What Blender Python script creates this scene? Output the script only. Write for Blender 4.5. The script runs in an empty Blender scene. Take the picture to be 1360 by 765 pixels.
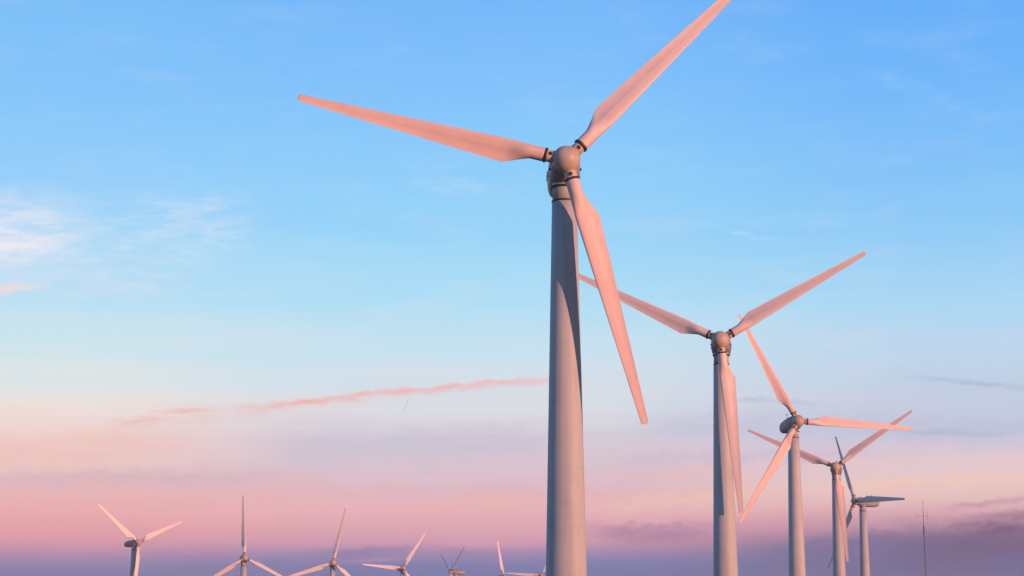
import bpy, math, random
from mathutils import Matrix, Vector, noise as mnoise

random.seed(7)
scene = bpy.context.scene
COL = scene.collection
R = math.radians
CAM_Z = 10.0                      # eye height above the plain; the hill under the camera reaches 8.3 m

# ------------------------------------------------------------------ camera
cam_data = bpy.data.cameras.new("camera")
cam = bpy.data.objects.new("camera", cam_data)
COL.objects.link(cam)
cam.location = (0, 0, CAM_Z)
cam.rotation_euler = (R(90 + 10.204), 0, 0)
cam_data.sensor_width = 36.0
cam_data.lens = 2400.0 / 1360.0 * 36.0
cam_data.clip_start = 0.5
cam_data.clip_end = 60000
scene.camera = cam

scene.view_settings.view_transform = 'Standard'
scene.view_settings.look = 'None'
scene.view_settings.gamma = 1.0
scene.view_settings.use_curve_mapping = False
scene.view_settings.exposure = 0.0
scene.cycles.max_bounces = 6
scene.cycles.use_light_tree = False
scene.cycles.use_denoising = True
scene.cycles.denoiser = 'OPENIMAGEDENOISE'
scene.cycles.denoising_input_passes = 'RGB_ALBEDO_NORMAL'
scene.cycles.denoising_prefilter = 'ACCURATE'
scene.cycles.use_adaptive_sampling = False

# ------------------------------------------------------------------ sun, low behind the camera on its right
SUN_EL = 4.5
SUN_AZ = 48.5                     # degrees from straight behind the camera towards the right
sun_dir = Vector((math.sin(R(SUN_AZ)) * math.cos(R(SUN_EL)), -math.cos(R(SUN_AZ)) * math.cos(R(SUN_EL)), math.sin(R(SUN_EL))))
sun_data = bpy.data.lights.new("sun", 'SUN')
sun_data.energy = 5.0
sun_data.angle = R(0.7)
sun_data.color = (1.0, 0.46, 0.32)
sun = bpy.data.objects.new("sun", sun_data)
COL.objects.link(sun)
sun.rotation_euler = sun_dir.to_track_quat('Z', 'Y').to_euler()
sun.location = sun_dir * 200

# ------------------------------------------------------------------ world: Nishita sky + dusk colours and cloud streaks by direction
def lin(c):
    return tuple(((v / 255) / 12.92 if v / 255 <= 0.04045 else ((v / 255 + 0.055) / 1.055) ** 2.4) for v in c) + (1.0,)

STREAKS = [  # az0, el0, az1, el1, soft width above, below (degrees), colour, strength, patchiness
    (11.03, 16.97, 15.63, 14.95, 0.333, 0.333, (160, 210, 255), 0.36, 0.80),
    (5.84, 12.25, 9.41, 11.31, 0.119, 0.143, (192, 224, 252), 0.42, 0.60),
    (7.77, 12.18, 11.79, 11.97, 0.214, 0.214, (176, 214, 250), 0.45, 0.80),
    (-15.81, 13.91, -12.09, 13.54, 0.381, 0.381, (160, 208, 252), 0.45, 0.90),
    (3.93, 14.40, 7.80, 13.60, 0.333, 0.333, (150, 206, 252), 0.35, 0.90),
    (-6.31, 11.39, -1.95, 11.09, 0.429, 0.429, (176, 222, 252), 0.40, 0.90),
    (-3.68, 13.76, -0.24, 13.08, 0.429, 0.429, (184, 220, 252), 0.60, 0.80),
    (-19.62, 10.36, -8.23, 11.46, 2.619, 2.381, (212, 232, 248), 0.40, 0.70),
    (-19.64, 10.69, -12.48, 11.54, 2.262, 1.905, (218, 231, 248), 0.75, 0.50),
    (-19.21, 10.83, -13.17, 11.40, 0.810, 0.524, (240, 238, 247), 0.80, 0.60),
    (-19.28, 11.92, -14.01, 12.28, 0.810, 0.952, (226, 233, 250), 0.70, 0.60),
    (-18.05, 9.65, -14.37, 9.93, 0.238, 0.214, (250, 222, 220), 0.75, 0.50),
    (-14.70, 9.75, -10.09, 10.20, 0.810, 0.571, (212, 230, 246), 0.50, 0.60),
    (-12.73, 12.12, -7.53, 12.43, 1.190, 1.190, (196, 224, 251), 0.60, 0.90),
    (-10.60, 11.55, -7.99, 11.70, 0.571, 0.429, (208, 230, 250), 0.55, 0.80),
    (-17.93, 11.42, -13.76, 11.83, 0.238, 0.238, (240, 240, 250), 0.50, 0.90),
    (-17.44, 10.60, -14.75, 10.90, 0.333, 0.238, (236, 238, 248), 0.40, 0.90),
    (-15.74, 12.47, -14.12, 12.05, 0.190, 0.238, (214, 228, 250), 0.50, 0.80),
    (-18.00, 4.69, -9.00, 5.15, 0.857, 0.619, (246, 198, 188), 0.60, 0.30),
    (-9.00, 4.96, 2.87, 5.49, 0.810, 0.952, (203, 196, 216), 0.55, 0.30),
    (-17.08, 3.90, -6.17, 4.34, 0.429, 0.524, (212, 184, 196), 0.50, 0.50),
    (2.87, 5.97, 18.90, 5.38, 0.952, 0.714, (190, 198, 222), 0.50, 0.30),
    (1.91, 4.74, 12.22, 4.91, 0.381, 0.381, (203, 190, 214), 0.50, 0.40),
    (-14.06, 5.43, -8.09, 6.27, 0.381, 0.333, (240, 202, 196), 0.55, 0.60),
    (-12.60, 5.78, -10.84, 5.99, 0.214, 0.167, (246, 176, 172), 0.85, 0.60),
    (-11.58, 6.13, -9.03, 6.30, 0.143, 0.119, (246, 188, 182), 0.80, 0.40),
    (-10.19, 6.07, -2.16, 7.13, 0.214, 0.476, (241, 200, 196), 0.60, 0.60),
    (-9.03, 6.23, -2.88, 7.04, 0.143, 0.190, (244, 182, 178), 0.75, 0.50),
    (-5.26, 6.75, 0.24, 7.26, 0.143, 0.286, (244, 186, 183), 0.80, 0.50),
    (-1.92, 7.11, 2.88, 7.42, 0.143, 0.238, (246, 182, 180), 0.85, 0.50),
    (-6.12, 1.54, -2.83, 1.68, 0.095, 0.095, (196, 158, 186), 0.50, 0.50),
    (-3.32, 3.32, 2.61, 3.60, 0.190, 0.214, (246, 192, 182), 0.60, 0.40),
    (1.42, 3.23, 9.66, 3.84, 0.357, 0.476, (247, 203, 190), 0.80, 0.25),
    (8.50, 3.76, 17.11, 4.31, 0.310, 0.429, (246, 208, 194), 0.80, 0.25),
    (1.42, 2.57, 7.53, 2.32, 0.381, 0.476, (182, 136, 166), 0.90, 0.20),
    (4.73, 2.89, 7.77, 2.50, 0.190, 0.190, (196, 150, 172), 0.50, 0.40),
    (-13.42, 0.89, -5.65, 1.58, 0.333, 1.190, (118, 124, 174), 0.60, 0.30),
    (-7.05, 1.72, -1.89, 2.10, 0.238, 0.476, (146, 128, 176), 0.75, 0.30),
    (-2.83, 2.01, 0.47, 1.68, 0.214, 0.333, (150, 130, 178), 0.55, 0.30),
    (6.58, 1.67, 13.49, 2.59, 0.381, 1.429, (108, 110, 154), 0.65, 0.30),
    (11.19, 1.65, 18.32, 2.85, 0.952, 1.048, (104, 84, 122), 0.85, 0.40),
    (12.81, 2.46, 17.89, 2.76, 0.333, 0.429, (120, 90, 128), 0.60, 0.60),
    (12.83, 3.15, 17.07, 3.54, 0.143, 0.190, (190, 142, 160), 0.75, 0.40),
    (13.49, 2.78, 17.04, 3.05, 0.238, 0.238, (176, 128, 150), 0.60, 0.50),
    (9.85, 2.63, 13.94, 2.82, 0.238, 0.238, (196, 152, 172), 0.50, 0.50),
    (11.85, 7.29, 17.23, 6.62, 0.119, 0.143, (166, 184, 210), 0.60, 0.40),
    (5.98, 6.70, 10.43, 6.41, 0.143, 0.143, (176, 190, 216), 0.50, 0.50),
    (10.41, 5.64, 16.72, 5.31, 0.143, 0.143, (178, 186, 212), 0.50, 0.50),
    (-3.14, 6.94, -3.59, 6.03, 0.038, 0.038, (190, 190, 202), 0.50, 0.20),
]
LEFT_STOPS = [(18.64, (122, 192, 250)), (16.37, (130, 198, 253)), (14.08, (143, 206, 254)), (11.78, (163, 217, 252)), (9.47, (191, 230, 248)), (8.09, (210, 234, 242)), (7.17, (227, 236, 236)), (6.24, (243, 232, 226)), (5.33, (248, 217, 209)), (4.41, (242, 206, 202)), (3.95, (240, 194, 194)), (3.04, (246, 180, 178)), (2.58, (243, 170, 173)), (2.13, (230, 160, 174)), (1.56, (150, 135, 180)), (1.11, (96, 120, 178))]
MID_STOPS = [(19.20, (117, 186, 252)), (16.87, (127, 194, 254)), (14.51, (140, 206, 254)), (12.14, (152, 215, 253)), (9.76, (178, 227, 250)), (8.33, (202, 231, 245)), (7.38, (214, 230, 240)), (6.43, (225, 227, 233)), (5.48, (218, 210, 222)), (4.54, (225, 203, 213)), (4.07, (230, 192, 202)), (3.13, (242, 185, 188)), (2.66, (236, 174, 186)), (2.19, (218, 161, 182)), (1.61, (116, 128, 184)), (1.15, (80, 116, 178))]
RIGHT_STOPS = [(18.73, (102, 177, 251)), (16.45, (113, 185, 253)), (14.15, (127, 195, 252)), (11.84, (144, 206, 251)), (9.52, (173, 220, 248)), (8.13, (192, 219, 242)), (7.20, (195, 214, 235)), (6.27, (201, 210, 231)), (5.35, (206, 205, 226)), (4.43, (234, 207, 212)), (3.97, (247, 211, 202)), (3.05, (228, 175, 183)), (2.60, (192, 145, 164)), (2.14, (112, 102, 144)), (1.57, (86, 96, 148)), (1.12, (78, 92, 142))]


class Nodes:
    """small helper: builds nodes in one tree and hands back output sockets"""
    def __init__(self, tree):
        self.t = tree
    def put(self, sock, v):
        if hasattr(v, 'is_linked'):
            self.t.links.new(v, sock)
        else:
            sock.default_value = v
    def math(self, op, a, b=0.0, c=0.0, clamp=False):
        n = self.t.nodes.new('ShaderNodeMath'); n.operation = op; n.use_clamp = clamp
        for i, v in enumerate((a, b, c)):
            self.put(n.inputs[i], v)
        return n.outputs[0]
    def step(self, v, lo, hi, a=0.0, b=1.0, smooth=True):
        n = self.t.nodes.new('ShaderNodeMapRange')
        n.interpolation_type = 'SMOOTHSTEP' if smooth else 'LINEAR'
        n.clamp = True
        for i, x in enumerate((v, lo, hi, a, b)):
            self.put(n.inputs[i], x)
        return n.outputs[0]
    def xyz(self, x, y, z):
        n = self.t.nodes.new('ShaderNodeCombineXYZ')
        for i, v in enumerate((x, y, z)):
            self.put(n.inputs[i], v)
        return n.outputs[0]
    def split(self, v):
        n = self.t.nodes.new('ShaderNodeSeparateXYZ'); self.put(n.inputs[0], v)
        return n.outputs
    def noise(self, vec, scale=1.0, detail=4.0, rough=0.55):
        n = self.t.nodes.new('ShaderNodeTexNoise'); self.put(n.inputs['Vector'], vec)
        n.inputs['Scale'].default_value = scale
        n.inputs['Detail'].default_value = detail
        n.inputs['Roughness'].default_value = rough
        return n.outputs[0]
    def ramp(self, f, stops):
        n = self.t.nodes.new('ShaderNodeValToRGB'); self.put(n.inputs[0], f)
        e = n.color_ramp.elements
        while len(e) > 1:
            e.remove(e[-1])
        e[0].position, e[0].color = stops[0]
        for p, c in stops[1:]:
            k = e.new(p); k.color = c
        return n.outputs[0]
    def mix(self, f, a, b):
        n = self.t.nodes.new('ShaderNodeMix'); n.data_type = 'RGBA'
        self.put(n.inputs[0], f); self.put(n.inputs[6], a); self.put(n.inputs[7], b)
        return n.outputs[2]
    def coord(self, which):
        return self.t.nodes.new('ShaderNodeTexCoord').outputs[which]

world = bpy.data.worlds.new("World")
scene.world = world
world.use_nodes = True
wt = world.node_tree
wt.nodes.clear()
W = Nodes(wt)
dx, dy, dz = W.split(W.coord('Generated'))
az = W.math('MULTIPLY', W.math('ARCTAN2', dx, dy), 57.29578)
el = W.math('MULTIPLY', W.math('ARCSINE', dz), 57.29578)
# streaky, slightly tilted drift of the cloud layers
drift = W.math('SUBTRACT', W.noise(W.xyz(W.math('MULTIPLY', az, 0.11), W.math('MULTIPLY', el, 0.75), 3.0), 1.0, 4.0), 0.5)
fine = W.noise(W.xyz(W.math('MULTIPLY', az, 0.55), W.math('MULTIPLY_ADD', az, -0.35, W.math('MULTIPLY', el, 2.6)), 9.0), 1.0, 5.0, 0.6)
wisp = W.noise(W.xyz(W.math('MULTIPLY', az, 0.32), W.math('MULTIPLY', el, 1.1), 21.0), 1.0, 5.0, 0.6)
edge = W.math('SUBTRACT', W.noise(W.xyz(W.math('MULTIPLY', az, 1.3), W.math('MULTIPLY', el, 2.0), 5.0), 1.0, 4.0, 0.6), 0.5)

bands = W.math('SUBTRACT', W.noise(W.xyz(W.math('MULTIPLY', az, 0.07), W.math('MULTIPLY_ADD', az, -0.05, W.math('MULTIPLY', el, 2.4)), 31.0), 1.0, 5.0, 0.65), 0.5)
torn = W.noise(W.xyz(W.math('MULTIPLY', az, 1.1), W.math('MULTIPLY', el, 5.0), 47.0), 1.0, 6.0, 0.65)
LO, HI = -6.0, 54.0
def stops(rows, hi):
    out = [((e - LO) / (HI - LO), lin(c)) for e, c in rows]
    out += [((22.0 - LO) / (HI - LO), lin(hi[0])), ((34.0 - LO) / (HI - LO), lin(hi[1])), (1.0, lin(hi[2]))]
    out += [(0.0, lin((70, 88, 120))), ((0.0 - LO) / (HI - LO), lin((78, 100, 145)))]
    return sorted(out, key=lambda s: s[0])
high = ((86, 163, 246), (52, 118, 208), (30, 76, 150))
elw = W.math('ADD', el, W.math('MULTIPLY', drift, W.step(el, 1.0, 6.0, 0.25, 1.4)))
elw = W.math('ADD', elw, W.math('MULTIPLY', bands, W.math('MULTIPLY', W.step(el, 2.0, 5.0, 0.2, 1.5), W.step(el, 7.0, 14.0, 1.0, 0.5))))
pos = W.math('DIVIDE', W.math('SUBTRACT', elw, LO), HI - LO)
cl = W.ramp(pos, stops(LEFT_STOPS, high))
cm = W.ramp(pos, stops(MID_STOPS, high))
cr = W.ramp(pos, stops(RIGHT_STOPS, high))
sky = W.mix(W.step(az, -14.5, -4.2), cl, cm)
sky = W.mix(W.step(az, 1.0, 14.0), sky, cr)
# mottled thin veil, so that no part of the sky is a clean gradient
veil = W.math('MULTIPLY', W.step(wisp, 0.48, 0.78), W.step(el, 16.0, 6.0, 0.10, 0.22))
veil = W.math('MULTIPLY', veil, W.step(el, 2.4, 4.0))
sky = W.mix(veil, sky, lin((226, 226, 240)))
for a0, e0, a1, e1, wt_, wb_, col, amount, patch in STREAKS:
    L = math.hypot(a1 - a0, e1 - e0)
    ux, uy = (a1 - a0) / L, (e1 - e0) / L
    if ux < 0:
        a0, e0, ux, uy = a1, e1, -ux, -uy
    along = W.math('MULTIPLY_ADD', az, ux, W.math('MULTIPLY_ADD', el, uy, -(a0 * ux + e0 * uy)))
    off = W.math('MULTIPLY_ADD', az, -uy, W.math('MULTIPLY_ADD', el, ux, a0 * uy - e0 * ux))
    off = W.math('MULTIPLY_ADD', edge, min(1.0, 2.4 * min(wt_, wb_) + 0.03), off)
    fade = min(L * 0.42, 3.0)
    m = W.math('MULTIPLY', W.step(off, -wb_, 0.0), W.step(off, 0.0, wt_, 1.0, 0.0))
    m = W.math('MULTIPLY', m, W.math('MULTIPLY', W.step(along, 0.0, fade), W.step(along, L - fade, L, 1.0, 0.0)))
    m = W.math('MULTIPLY', m, W.step(fine, 0.34, 0.62, (1 - patch) * amount, min(1.0, amount * (1 + 0.35 * patch))))
    if patch > 0.5:                             # torn, broken cloud
        m = W.math('MULTIPLY', m, W.step(torn, 0.36, 0.60, 0.30, 1.1), clamp=True)
    sky = W.mix(m, sky, lin(col))
to_sun = W.math('MULTIPLY_ADD', dx, sun_dir.x, W.math('MULTIPLY_ADD', dy, sun_dir.y, W.math('MULTIPLY', dz, sun_dir.z)))
# towards the sun, behind the camera, the plain physical sky takes over
nish = wt.nodes.new('ShaderNodeTexSky')
nish.sky_type = 'NISHITA'
nish.sun_disc = False
nish.sun_elevation = R(SUN_EL)
nish.sun_rotation = R(180 - SUN_AZ)
nish.air_density = 1.0
nish.dust_density = 1.0
bg_n = wt.nodes.new('ShaderNodeBackground'); bg_n.inputs[1].default_value = 0.05
wt.links.new(nish.outputs[0], bg_n.inputs[0])
bg_c = wt.nodes.new('ShaderNodeBackground'); bg_c.inputs[1].default_value = 1.0
sky = W.mix(W.step(to_sun, -0.36, -0.02), sky, lin((88, 156, 222)))
wt.links.new(sky, bg_c.inputs[0])
share = W.math('MULTIPLY', W.step(to_sun, 0.6, 1.0, 1.0, 0.0), W.step(el, 30.0, 80.0, 1.0, 0.6))
# a clear dusk sky is darkest at right angles to the sun
wt.links.new(W.step(to_sun, -0.36, -0.02, 1.0, 0.75), bg_c.inputs[1])
mixs = wt.nodes.new('ShaderNodeMixShader')
wt.links.new(share, mixs.inputs[0])
wt.links.new(bg_n.outputs[0], mixs.inputs[1])
wt.links.new(bg_c.outputs[0], mixs.inputs[2])
wo = wt.nodes.new('ShaderNodeOutputWorld')
wt.links.new(mixs.outputs[0], wo.inputs[0])

# ------------------------------------------------------------------ materials
def paint(name, base, rough=0.42, dirt=0.12, streak=False, dirt_col=None, blade=False):
    m = bpy.data.materials.new(name); m.use_nodes = True
    t = m.node_tree; N = Nodes(t)
    b = t.nodes['Principled BSDF']
    b.inputs['Roughness'].default_value = rough
    b.inputs['Specular IOR Level'].default_value = 0.25
    co = N.coord('Object')
    x, y, z = N.split(co)
    if streak:                                  # rain streaks run down the tower
        v = N.xyz(N.math('MULTIPLY', x, 2.6), N.math('MULTIPLY', y, 2.6), N.math('MULTIPLY', z, 0.10))
    else:
        v = N.xyz(N.math('MULTIPLY', x, 1.4), N.math('MULTIPLY', y, 1.4), N.math('MULTIPLY', z, 0.5))
    n1 = N.noise(v, 1.0, 6.0, 0.62)
    n2 = N.noise(co, 0.35, 4.0)
    f = N.math('ADD', N.step(n1, 0.38, 0.75, 0.0, 0.7), N.step(n2, 0.45, 0.75, 0.0, 0.5), clamp=True)
    dc = dirt_col or tuple(c * 0.55 for c in base)
    mixn = N.mix(N.math('MULTIPLY', f, dirt * 2.5, clamp=True), base + (1,), dc + (1,))
    if blade:                                   # grime towards the root, worn leading edge
        grime = N.math('MULTIPLY', N.step(z, 1.6, 5.5, 0.55, 0.0), N.step(n1, 0.35, 0.7))
        worn = N.math('MULTIPLY', N.step(x, N.step(z, 4.5, 20.0, 0.40, 0.08, smooth=False), N.step(z, 4.5, 20.0, 0.56, 0.15, smooth=False)),
                      N.math('MULTIPLY', N.step(z, 9.0, 16.0, 0.0, 0.7), N.step(n1, 0.4, 0.65, 0.3, 1.0)))
        mixn = N.mix(N.math('MAXIMUM', grime, worn), mixn, dc + (1,))
    rnd = t.nodes.new('ShaderNodeObjectInfo').outputs['Random']
    hsv = t.nodes.new('ShaderNodeHueSaturation')
    t.links.new(N.step(rnd, 0.0, 1.0, 0.93, 1.05, smooth=False), hsv.inputs['Value'])
    t.links.new(N.step(N.math('FRACT', N.math('MULTIPLY', rnd, 7.31)), 0.0, 1.0, 0.75, 1.2, smooth=False), hsv.inputs['Saturation'])
    t.links.new(mixn, hsv.inputs['Color'])
    mixn = hsv.outputs[0]
    t.links.new(mixn, b.inputs['Base Color'])
    t.links.new(N.step(n1, 0.3, 0.8, rough - 0.06, rough + 0.12), b.inputs['Roughness'])
    return m

M_TOWER = paint("tower_paint", (0.49, 0.495, 0.48), 0.62, 0.20, streak=True)
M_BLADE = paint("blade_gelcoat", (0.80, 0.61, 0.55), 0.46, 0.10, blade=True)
M_BLADE_HAZED = paint("haze_paled_gelcoat", (0.82, 0.73, 0.68), 0.46, 0.08, blade=True)  # distance haze put into the base colour of the far blades
M_HUB = paint("hub_paint", (0.58, 0.45, 0.35), 0.42, 0.25)
M_NACELLE = paint("nacelle_paint", (0.30, 0.29, 0.29), 0.45, 0.20)
M_DARK = paint("dark_steel", (0.030, 0.030, 0.034), 0.5, 0.10)
M_MAST = paint("mast_steel", (0.17, 0.15, 0.17), 0.6, 0.2)

def ground_material():
    m = bpy.data.materials.new("dry_grassland"); m.use_nodes = True
    t = m.node_tree; N = Nodes(t)
    b = t.nodes['Principled BSDF']; b.inputs['Roughness'].default_value = 0.95
    co = N.coord('Object')
    n1 = N.noise(co, 0.02, 8.0, 0.6); n2 = N.noise(co, 1.2, 6.0, 0.7)
    c = N.mix(N.step(n1, 0.35, 0.65), (0.060, 0.062, 0.032, 1), (0.130, 0.105, 0.060, 1))
    c = N.mix(N.step(n2, 0.4, 0.75, 0.0, 0.6), c, (0.045, 0.050, 0.026, 1))
    t.links.new(c, b.inputs['Base Color'])
    bump = t.nodes.new('ShaderNodeBump'); bump.inputs['Strength'].default_value = 0.6; bump.inputs['Distance'].default_value = 0.3
    t.links.new(n2, bump.inputs['Height']); t.links.new(bump.outputs[0], b.inputs['Normal'])
    return m

# ------------------------------------------------------------------ mesh helpers
class MB:
    def __init__(self):
        self.v, self.f, self.s = [], [], []
    def ring_loft(self, rings, cap0=True, cap1=True, smooth=True):
        """rings: list of equally long vertex loops joined in order"""
        n = len(rings[0]); base = len(self.v)
        for r in rings:
            self.v += [tuple(p) for p in r]
        for k in range(len(rings) - 1):
            for i in range(n):
                a = base + k * n + i; b = base + k * n + (i + 1) % n
                self.f.append((a, b, b + n, a + n)); self.s.append(smooth)
        if cap0:
            self.f.append(tuple(base + i for i in reversed(range(n)))); self.s.append(False)
        if cap1:
            o = base + (len(rings) - 1) * n
            self.f.append(tuple(o + i for i in range(n))); self.s.append(False)
    def lathe(self, prof, seg=48, axis='Z', smooth=True, centre=(0, 0, 0)):
        rings = []
        for h, r in prof:
            loop = []
            for i in range(seg):
                a = 2 * math.pi * i / seg
                c, s = r * math.cos(a), r * math.sin(a)
                p = {'Z': (c, s, h), 'Y': (s, h, c), 'X': (h, c, s)}[axis]
                loop.append((p[0] + centre[0], p[1] + centre[1], p[2] + centre[2]))
            rings.append(loop)
        self.ring_loft(rings, smooth=smooth)
    def bar(self, a, b, r, seg=8):
        a, b = Vector(a), Vector(b)
        q = (b - a).to_track_quat('Z', 'Y').to_matrix()
        self.ring_loft([[p + q @ Vector((r * math.cos(2 * math.pi * i / seg), r * math.sin(2 * math.pi * i / seg), 0)) for i in range(seg)] for p in (a, b)])
    def box(self, c, d):
        base = len(self.v)
        for z in (-1, 1):
            for y in (-1, 1):
                for x in (-1, 1):
                    self.v.append((c[0] + x * d[0] / 2, c[1] + y * d[1] / 2, c[2] + z * d[2] / 2))
        for q in ((0, 2, 3, 1), (4, 5, 7, 6), (0, 1, 5, 4), (2, 6, 7, 3), (0, 4, 6, 2), (1, 3, 7, 5)):
            self.f.append(tuple(base + i for i in q)); self.s.append(False)
    def mesh(self, name, mat):
        me = bpy.data.meshes.new(name)
        me.from_pydata(self.v, [], self.f)
        me.polygons.foreach_set('use_smooth', self.s)
        me.update()
        me.materials.append(mat)
        return me

def add(name, mesh, parent=None, mat4=None):
    o = bpy.data.objects.new(name, mesh)
    COL.objects.link(o)
    if parent is not None:
        o.parent = parent
    if mat4 is not None:
        o.matrix_local = mat4
    return o

# ------------------------------------------------------------------ ground
# (x, y, ground height) under the turbines and the camera; the sheet flows through them
HUB_H = 40.0
OVERHANG = 2.4
TILT = R(5)
# rotor centre x, y, z above the camera, yaw, phases of the three blades, coning, label
TURBINES = [
    ((3.92, 126.79, 32.21), 2.0, (43.65, 164.9, 283.9), -0.6,
     "largest and nearest turbine, its thick tower rising through the middle of the picture"),
    ((24.12, 207.0, 31.15), -8.0, (58.7, 174.6, 297.4), -4.0,
     "second largest turbine, one blade hanging straight down in front of its lit tower"),
    ((47.01, 296.36, 31.11), 10.3, (93.0, 213.0, 333.0), 0.0,
     "turbine with one blade level to the right and its dark nacelle left of the hub"),
    ((68.18, 381.69, 30.37), -12.9, (54.6, 174.6, 294.6), 0.0,
     "turbine behind the level blade, its tower overlapping the dark rotor of the shaded turbine"),
    ((88.71, 469.55, 28.59), -63.2, (92.0, 212.0, 332.0), 0.0,
     "turbine with a shaded blue rotor turned sideways, nearest to the thin radio mast"),
    ((-126.6, 618.28, 23.65), 47.9, (67.6, 187.6, 307.6), 0.0,
     "leftmost turbine, seen from its side with a dark nacelle and two blades in a V"),
    ((-85.53, 584.38, 17.52), 14.5, (117.6, 237.6, 357.6), 0.0,
     "small distant turbine with one blade pointing straight up, second from the left edge"),
    ((-63.76, 651.21, 17.76), 9.8, (12.4, 132.4, 252.4), 0.0,
     "small distant turbine with its top blade leaning slightly right, third from the left edge"),
    ((-50.86, 857.59, 20.96), 20.9, (34.5, 154.5, 274.5), 0.0,
     "small distant turbine, one blade level to the left, one rising right, fourth from left"),
    ((-28.63, 856.83, 19.28), -69.4, (56.6, 176.6, 296.6), 0.0,
     "tiny distant turbine with two dark blades in a V and a pale nacelle"),
    ((-4.38, 1014.84, 19.93), 28.6, (111.0, 231.0, 351.0), 0.0,
     "tiny distant turbine, little more than one upright pink blade above the bottom edge"),
    ((16.46, 1031.5, 21.24), -3.2, (33.6, 153.6, 273.6), 0.0,
     "tiny distant turbine half hidden by the left side of the nearest tower"),
]
MAST = (117.6, 520.0)
anchors = [(0.0, 0.0, 8.3)]
for (x, y, z), *_ in TURBINES:
    anchors.append((x, y, z + CAM_Z - HUB_H))
anchors.append((MAST[0], MAST[1], -2.0))
for a in range(0, 360, 30):
    anchors.append((3000 * math.sin(R(a)), 3000 * math.cos(R(a)), -14.0))
    anchors.append((70 * math.sin(R(a)), 70 * math.cos(R(a)), 4.0))
def ground_z(x, y):
    sw = sz = 0.0
    for ax, ay, az_ in anchors:
        d2 = (x - ax) ** 2 + (y - ay) ** 2
        w = 1.0 / (d2 + 4.0) ** 1.5
        sw += w; sz += w * az_
    z = sz / sw
    r = math.hypot(x, y)
    near = min(math.hypot(x - ax, y - ay) for ax, ay, _ in anchors)
    return z + 0.5 * mnoise.noise(Vector((x * 0.02, y * 0.02, 0))) * min(1, near / 30) * min(1, r / 40)
gm = MB()
radii = [0.0]
r = 3.0
while r < 30000:
    radii.append(r); r *= 1.055
SEG = 240
gm.v.append((0, 0, ground_z(0, 0)))
for r in radii[1:]:
    for i in range(SEG):
        a = 2 * math.pi * i / SEG
        x, y = r * math.sin(a), r * math.cos(a)
        gm.v.append((x, y, ground_z(x, y)))
for i in range(SEG):
    gm.f.append((0, 1 + (i + 1) % SEG, 1 + i)); gm.s.append(True)
for k in range(len(radii) - 2):
    o = 1 + k * SEG
    for i in range(SEG):
        j = (i + 1) % SEG
        gm.f.append((o + i, o + j, o + SEG + j, o + SEG + i)); gm.s.append(True)
ground = add("ground", gm.mesh("ground", ground_material()))
ground["kind"] = "structure"

# ------------------------------------------------------------------ wind turbine parts
TOWER_TOP = 37.46
def tower_r(z):
    return 1.66 + (0.91 - 1.66) * z / TOWER_TOP

def tower_mesh():
    b = MB()
    b.lathe([(z, tower_r(z)) for z in (-0.6, 4.5, 9, 13.5, 17.9, 22.5, 27, 32, TOWER_TOP)], 72)
    return b.mesh("tower", M_TOWER)
def weld_ring_mesh(z, w, out):
    b = MB(); r0 = tower_r(z)
    b.lathe([(-w / 2, r0 - 0.05), (-w / 2, r0 + out), (w / 2, r0 + out), (w / 2, r0 - 0.05)], 72, smooth=False)
    return b

def yaw_neck_mesh():                      # short cylinder between tower top and nacelle
    b = MB()
    b.lathe([(TOWER_TOP + 0.06, 0.87), (38.52, 0.87), (39.0, 0.86)], 56)
    return b.mesh("yaw_neck", M_TOWER)

def se(w, h, n, k=2.7):                  # superellipse loop in x, z
    pts = []
    for i in range(n):
        a = 2 * math.pi * i / n
        c, s = math.cos(a), math.sin(a)
        pts.append((w * math.copysign(abs(c) ** (2 / k), c), h * math.copysign(abs(s) ** (2 / k), s)))
    return pts
def nacelle_mesh():
    b = MB(); rings = []
    for y, w, h, dz in ((0.62, 0.86, 0.86, 0), (0.78, 0.98, 0.98, 0), (1.5, 1.12, 1.14, 0.0), (2.4, 1.17, 1.18, 0.0), (4.2, 1.15, 1.15, 0.02),
                        (5.8, 1.06, 1.04, 0.06), (6.7, 0.94, 0.92, 0.08), (7.15, 0.74, 0.74, 0.09), (7.38, 0.48, 0.48, 0.1), (7.46, 0.2, 0.2, 0.1)):
        rings.append([(x, y, z + dz) for x, z in se(w, h, 44)])
    b.ring_loft(rings)
    return b.mesh("nacelle", M_NACELLE)

def spinner_mesh():
    b = MB(); prof = [(0.58, 0.80), (0.55, 0.93), (0.30, 1.0), (0.0, 1.03)]
    for i in range(1, 13):
        t = i / 12 * math.pi / 2
        prof.append((-1.12 * math.sin(t), max(1.03 * math.cos(t), 0.004)))
    b.lathe(prof, 48, 'Y')
    return b.mesh("hub", M_HUB)

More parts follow.
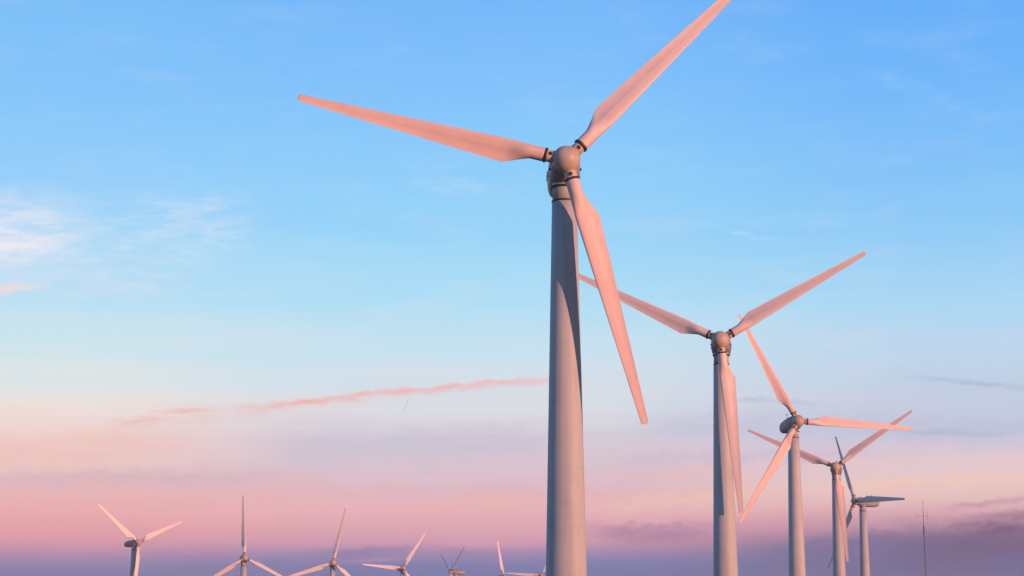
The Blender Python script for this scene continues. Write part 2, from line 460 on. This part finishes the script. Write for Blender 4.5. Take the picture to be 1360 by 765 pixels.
# blade: span along +Z from the rotor axis, leading edge +X, suction side +Y (downwind)
BLADE_R = 20.0
def blade_section(r, n=72):
    if r <= 2.6:
        k, chord = 0.0, 1.8
    elif r < 4.5:
        k = (r - 2.6) / 1.9; chord = 1.8
    else:
        k = 1.0; chord = 1.8 + (0.50 - 1.8) * (r - 4.5) / (BLADE_R - 4.5)
    t = max(0.0, (r - 4.5) / (BLADE_R - 4.5))
    thick = 0.30 - 0.17 * min(1, t * 1.6) if t > 0 else 0.30
    tw = R(13.0) * (1 - min(1, max(0.0, (r - 2.6) / (BLADE_R - 2.6)))) ** 1.6 - R(0.5)
    m, p = 0.045, 0.4
    rad = 0.50
    pts = []
    for i in range(n):
        a = 2 * math.pi * i / n
        s = (1 - math.cos(a)) / 2
        yt = 5 * thick * (0.2969 * math.sqrt(s) - 0.126 * s - 0.3516 * s ** 2 + 0.2843 * s ** 3 - 0.1036 * s ** 4)
        yc = m / p ** 2 * (2 * p * s - s * s) if s < p else m / (1 - p) ** 2 * (1 - 2 * p + 2 * p * s - s * s)
        yc += 0.09 * max(0, s - 0.45) * (1 - s) * 4 * (1 - 0.6 * t)            # hollow near the trailing edge
        up = math.sin(a) >= 0
        x1 = (0.31 - s) * chord; y1 = (yc + (yt if up else -yt)) * chord
        x0, y0 = rad * math.cos(a), rad * math.sin(a)
        kx = k if k in (0.0, 1.0) else k ** 1.15
        ky = k * k * (3 - 2 * k)
        x = x0 + (x1 - x0) * kx; y = y0 + (y1 - y0) * ky
        c, s_ = math.cos(-tw), math.sin(-tw)
        pts.append((x * c - y * s_, x * s_ + y * c, r))
    return pts
def blade_mesh(mat=None):
    b = MB()
    rs = [1.60, 2.0, 2.4, 2.6, 2.85, 3.1, 3.4, 3.7, 4.0, 4.25, 4.45, 4.55, 4.8, 5.2, 5.8, 6.6, 7.6, 9, 10.5, 12, 13.5, 15, 16.5, 18, 19, 19.6, 19.86]
    rs = [x for a, c in zip(rs, rs[1:]) for x in (a, (a * 2 + c) / 3, (a + c * 2) / 3)] + rs[-1:]
    rings = [blade_section(r) for r in rs]
    tip = blade_section(BLADE_R)
    cx = sum(p[0] for p in tip) / len(tip); cy = sum(p[1] for p in tip) / len(tip)
    rings.append([(cx + (p[0] - cx) * 0.93, cy + (p[1] - cy) * 0.75, 19.96) for p in tip])
    rings.append([(cx + (p[0] - cx) * 0.80, cy + (p[1] - cy) * 0.35, BLADE_R) for p in tip])
    b.ring_loft(rings)
    me = b.mesh("blade", mat or M_BLADE)
    return me
def root_stub_mesh():                    # pitch-bearing stub between hub and blade
    b = MB()
    b.lathe([(0.55, 0.47), (1.40, 0.45), (1.50, 0.45)], 40)
    return b.mesh("root_stub", M_HUB)
def root_collar_mesh():
    b = MB()
    b.lathe([(1.46, 0.40), (1.46, 0.54), (1.49, 0.555), (1.59, 0.555), (1.62, 0.54), (1.62, 0.40)], 44, smooth=False)
    return b.mesh("root_collar", M_DARK)
def access_port_mesh():                  # round dark opening on the upwind face of the stub
    b = MB()
    b.lathe([(-0.475, 0.12), (-0.475, 0.145), (-0.40, 0.15)], 20, 'Y', smooth=False, centre=(0.06, 0, 1.2))
    return b.mesh("access_port", M_DARK)
def wind_vane_mesh():
    b = MB()
    b.lathe([(0, 0.05), (0.95, 0.03), (0.95, 0.10), (1.12, 0.10), (1.15, 0.03)], 12)
    return b.mesh("wind_vane", M_DARK)
def side_vent_mesh(sx):
    b = MB()
    b.box((sx * 0.03, 4.4, 0.25), (0.06, 1.0, 0.5))
    return b.mesh("side_vent", M_NACELLE)
def lifting_lug_mesh():
    b = MB()
    b.lathe([(-0.08, 0.09), (0.08, 0.09), (0.10, 0.06)], 16, 'X', smooth=False)
    return b.mesh("lifting_lug", M_DARK)
def brake_fairing_mesh():                # dark plate under the nacelle, round the yaw neck
    b = MB()
    b.lathe([(38.44, 0.90), (38.44, 0.985), (38.60, 0.985), (38.60, 0.90)], 56, smooth=False)
    return b.mesh("yaw_ring", M_DARK)

ME = dict(tower=tower_mesh(), neck=yaw_neck_mesh(), nacelle=nacelle_mesh(), hub=spinner_mesh(), blade=blade_mesh(), pale=blade_mesh(M_BLADE_HAZED),
          stub=root_stub_mesh(), collar=root_collar_mesh(), port=access_port_mesh(), vane=wind_vane_mesh(),
          ventl=side_vent_mesh(-1), ventr=side_vent_mesh(1), yaw=brake_fairing_mesh(), lug=lifting_lug_mesh(),
          flange=weld_ring_mesh(TOWER_TOP, 0.12, 0.035).mesh("top_flange", M_DARK),
          seam=weld_ring_mesh(17.96, 0.07, 0.012).mesh("weld_seam", M_TOWER))

for sz in (3.1, 6.1, 9.1, 12.1, 15.1, 20.9, 23.9, 26.9, 29.9, 32.9, 35.6):
    ME[sz] = weld_ring_mesh(sz, 0.035, 0.004).mesh('plate_seam', M_TOWER)

def build_turbine(phases, cone, pitch, pale):
    root = bpy.data.objects.new("wind_turbine", None)
    root.empty_display_size = 2
    COL.objects.link(root)
    tw = add("tower", ME['tower'], root)
    add("weld_seam", ME['seam'], tw, Matrix.Translation((0, 0, 17.96)))
    for sz in (3.1, 6.1, 9.1, 12.1, 15.1, 20.9, 23.9, 26.9, 29.9, 32.9, 35.6):
        add("plate_seam", ME[sz], tw, Matrix.Translation((0, 0, sz)))
    add("top_flange", ME['flange'], tw, Matrix.Translation((0, 0, TOWER_TOP)))
    nk = add("yaw_neck", ME['neck'], root)
    add("yaw_ring", ME['yaw'], nk)
    head = Matrix.Translation((0, -OVERHANG * math.cos(TILT), HUB_H)) @ Matrix.Rotation(-TILT, 4, 'X')
    nac = add("nacelle", ME['nacelle'], root, head)
    add("wind_vane", ME['vane'], nac, Matrix.Translation((0, 5.2, 1.06)))
    add("side_vent", ME['ventl'], nac, Matrix.Translation((-1.12, 0, 0)))
    add("side_vent", ME['ventr'], nac, Matrix.Translation((1.12, 0, 0)))
    for sx in (-1, 1):
        for ly, lz in ((1.35, -0.25), (2.75, -0.3)):
            add("lifting_lug", ME['lug'], nac, Matrix.Translation((sx * 1.10, ly, lz)) @ Matrix.Rotation(0 if sx > 0 else math.pi, 4, 'Z'))
    add("hub", ME['hub'], root, head)
    for ph in phases:
        m = head @ Matrix.Rotation(R(ph), 4, 'Y') @ Matrix.Rotation(R(cone), 4, 'X') @ Matrix.Rotation(R(-pitch), 4, 'Z')
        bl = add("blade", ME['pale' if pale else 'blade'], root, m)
        add("root_stub", ME['stub'], bl)
        add("root_collar", ME['collar'], bl)
        add("access_port", ME['port'], bl)
    return root

for (x, y, z), yaw, phases, cone, label in TURBINES:
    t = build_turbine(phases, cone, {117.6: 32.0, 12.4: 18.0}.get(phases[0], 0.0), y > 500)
    off = OVERHANG * math.cos(TILT)
    t.location = (x - math.sin(R(yaw)) * off, y + math.cos(R(yaw)) * off, z + CAM_Z - HUB_H)
    t.rotation_euler = (0, 0, R(yaw))
    t["label"] = label
    t["category"] = "wind turbine"
    t["group"] = "wind turbines standing across the plain"

# ------------------------------------------------------------------ radio mast on the right
def lattice_mesh(h):
    b = MB()
    w0, w1 = 0.42, 0.16
    def leg(k, z):
        w = w0 + (w1 - w0) * z / h
        a = R(90 + 120 * k)
        return Vector((w * math.cos(a), w * math.sin(a), z))
    for k in range(3):
        b.bar(leg(k, -0.5), leg(k, h), 0.036, 6)
    n = 38
    for i in range(n):
        z0, z1 = h * i / n, h * (i + 1) / n
        for k in range(3):
            b.bar(leg(k, z0), leg((k + 1) % 3, z1), 0.022, 5)
            b.bar(leg(k, z1), leg((k + 1) % 3, z1), 0.022, 5)
    return b.mesh("lattice_shaft", M_MAST)
mast_base = ground_z(*MAST)
mast = bpy.data.objects.new("radio_mast", None)
COL.objects.link(mast)
mast.location = (MAST[0], MAST[1], mast_base)
mast["label"] = "thin dark lattice radio mast with a small cross arm, standing alone at the right"
mast["category"] = "radio mast"
MAST_TOP = CAM_Z + 32.3                     # tip of the whip
h_lat = MAST_TOP - mast_base - 7.6
add("lattice_shaft", lattice_mesh(h_lat), mast)
b = MB(); b.bar((0, 0, h_lat - 0.3), (0, 0, h_lat + 4.2), 0.075, 8); b.bar((0, 0, h_lat + 4.2), (0, 0, h_lat + 7.6), 0.045, 8)
add("whip_antenna", b.mesh("whip_antenna", M_MAST), mast)
b = MB(); b.bar((-2.4, 0, h_lat + 2.6), (1.3, 0, h_lat + 2.6), 0.035, 6)
arm = add("cross_arm", b.mesh("cross_arm", M_MAST), mast)
for dx_, lo, hi in ((-2.3, 2.2, 3.6), (-1.2, 2.3, 3.2), (1.2, 1.4, 4.2)):
    b = MB(); b.bar((dx_, 0, h_lat + lo), (dx_, 0, h_lat + hi), 0.03, 6)
    add("dipole", b.mesh("dipole", M_MAST), arm)
b = MB(); b.lathe([(h_lat - 2.4, 0.19), (h_lat - 2.2, 0.22), (h_lat - 0.6, 0.22), (h_lat - 0.4, 0.19)], 14)
add("equipment_drum", b.mesh("equipment_drum", M_MAST), mast)

# ------------------------------------------------------------------ thin evening haze over the plain
b = MB()
low = min(v.co.z for v in ground.data.vertices)
b.box((0, 0, (low - 1 + 66) / 2), (61000, 61000, 66 - (low - 1)))
hm = bpy.data.materials.new("evening_haze"); hm.use_nodes = True
ht = hm.node_tree
ht.nodes.clear()
pv = ht.nodes.new('ShaderNodeVolumePrincipled')
pv.inputs['Color'].default_value = (0.85, 0.85, 0.9, 1)
pv.inputs['Density'].default_value = 0.00022
ho = ht.nodes.new('ShaderNodeOutputMaterial')
ht.links.new(pv.outputs[0], ho.inputs['Volume'])
haze = add("haze", b.mesh("haze", hm))
haze["kind"] = "stuff"
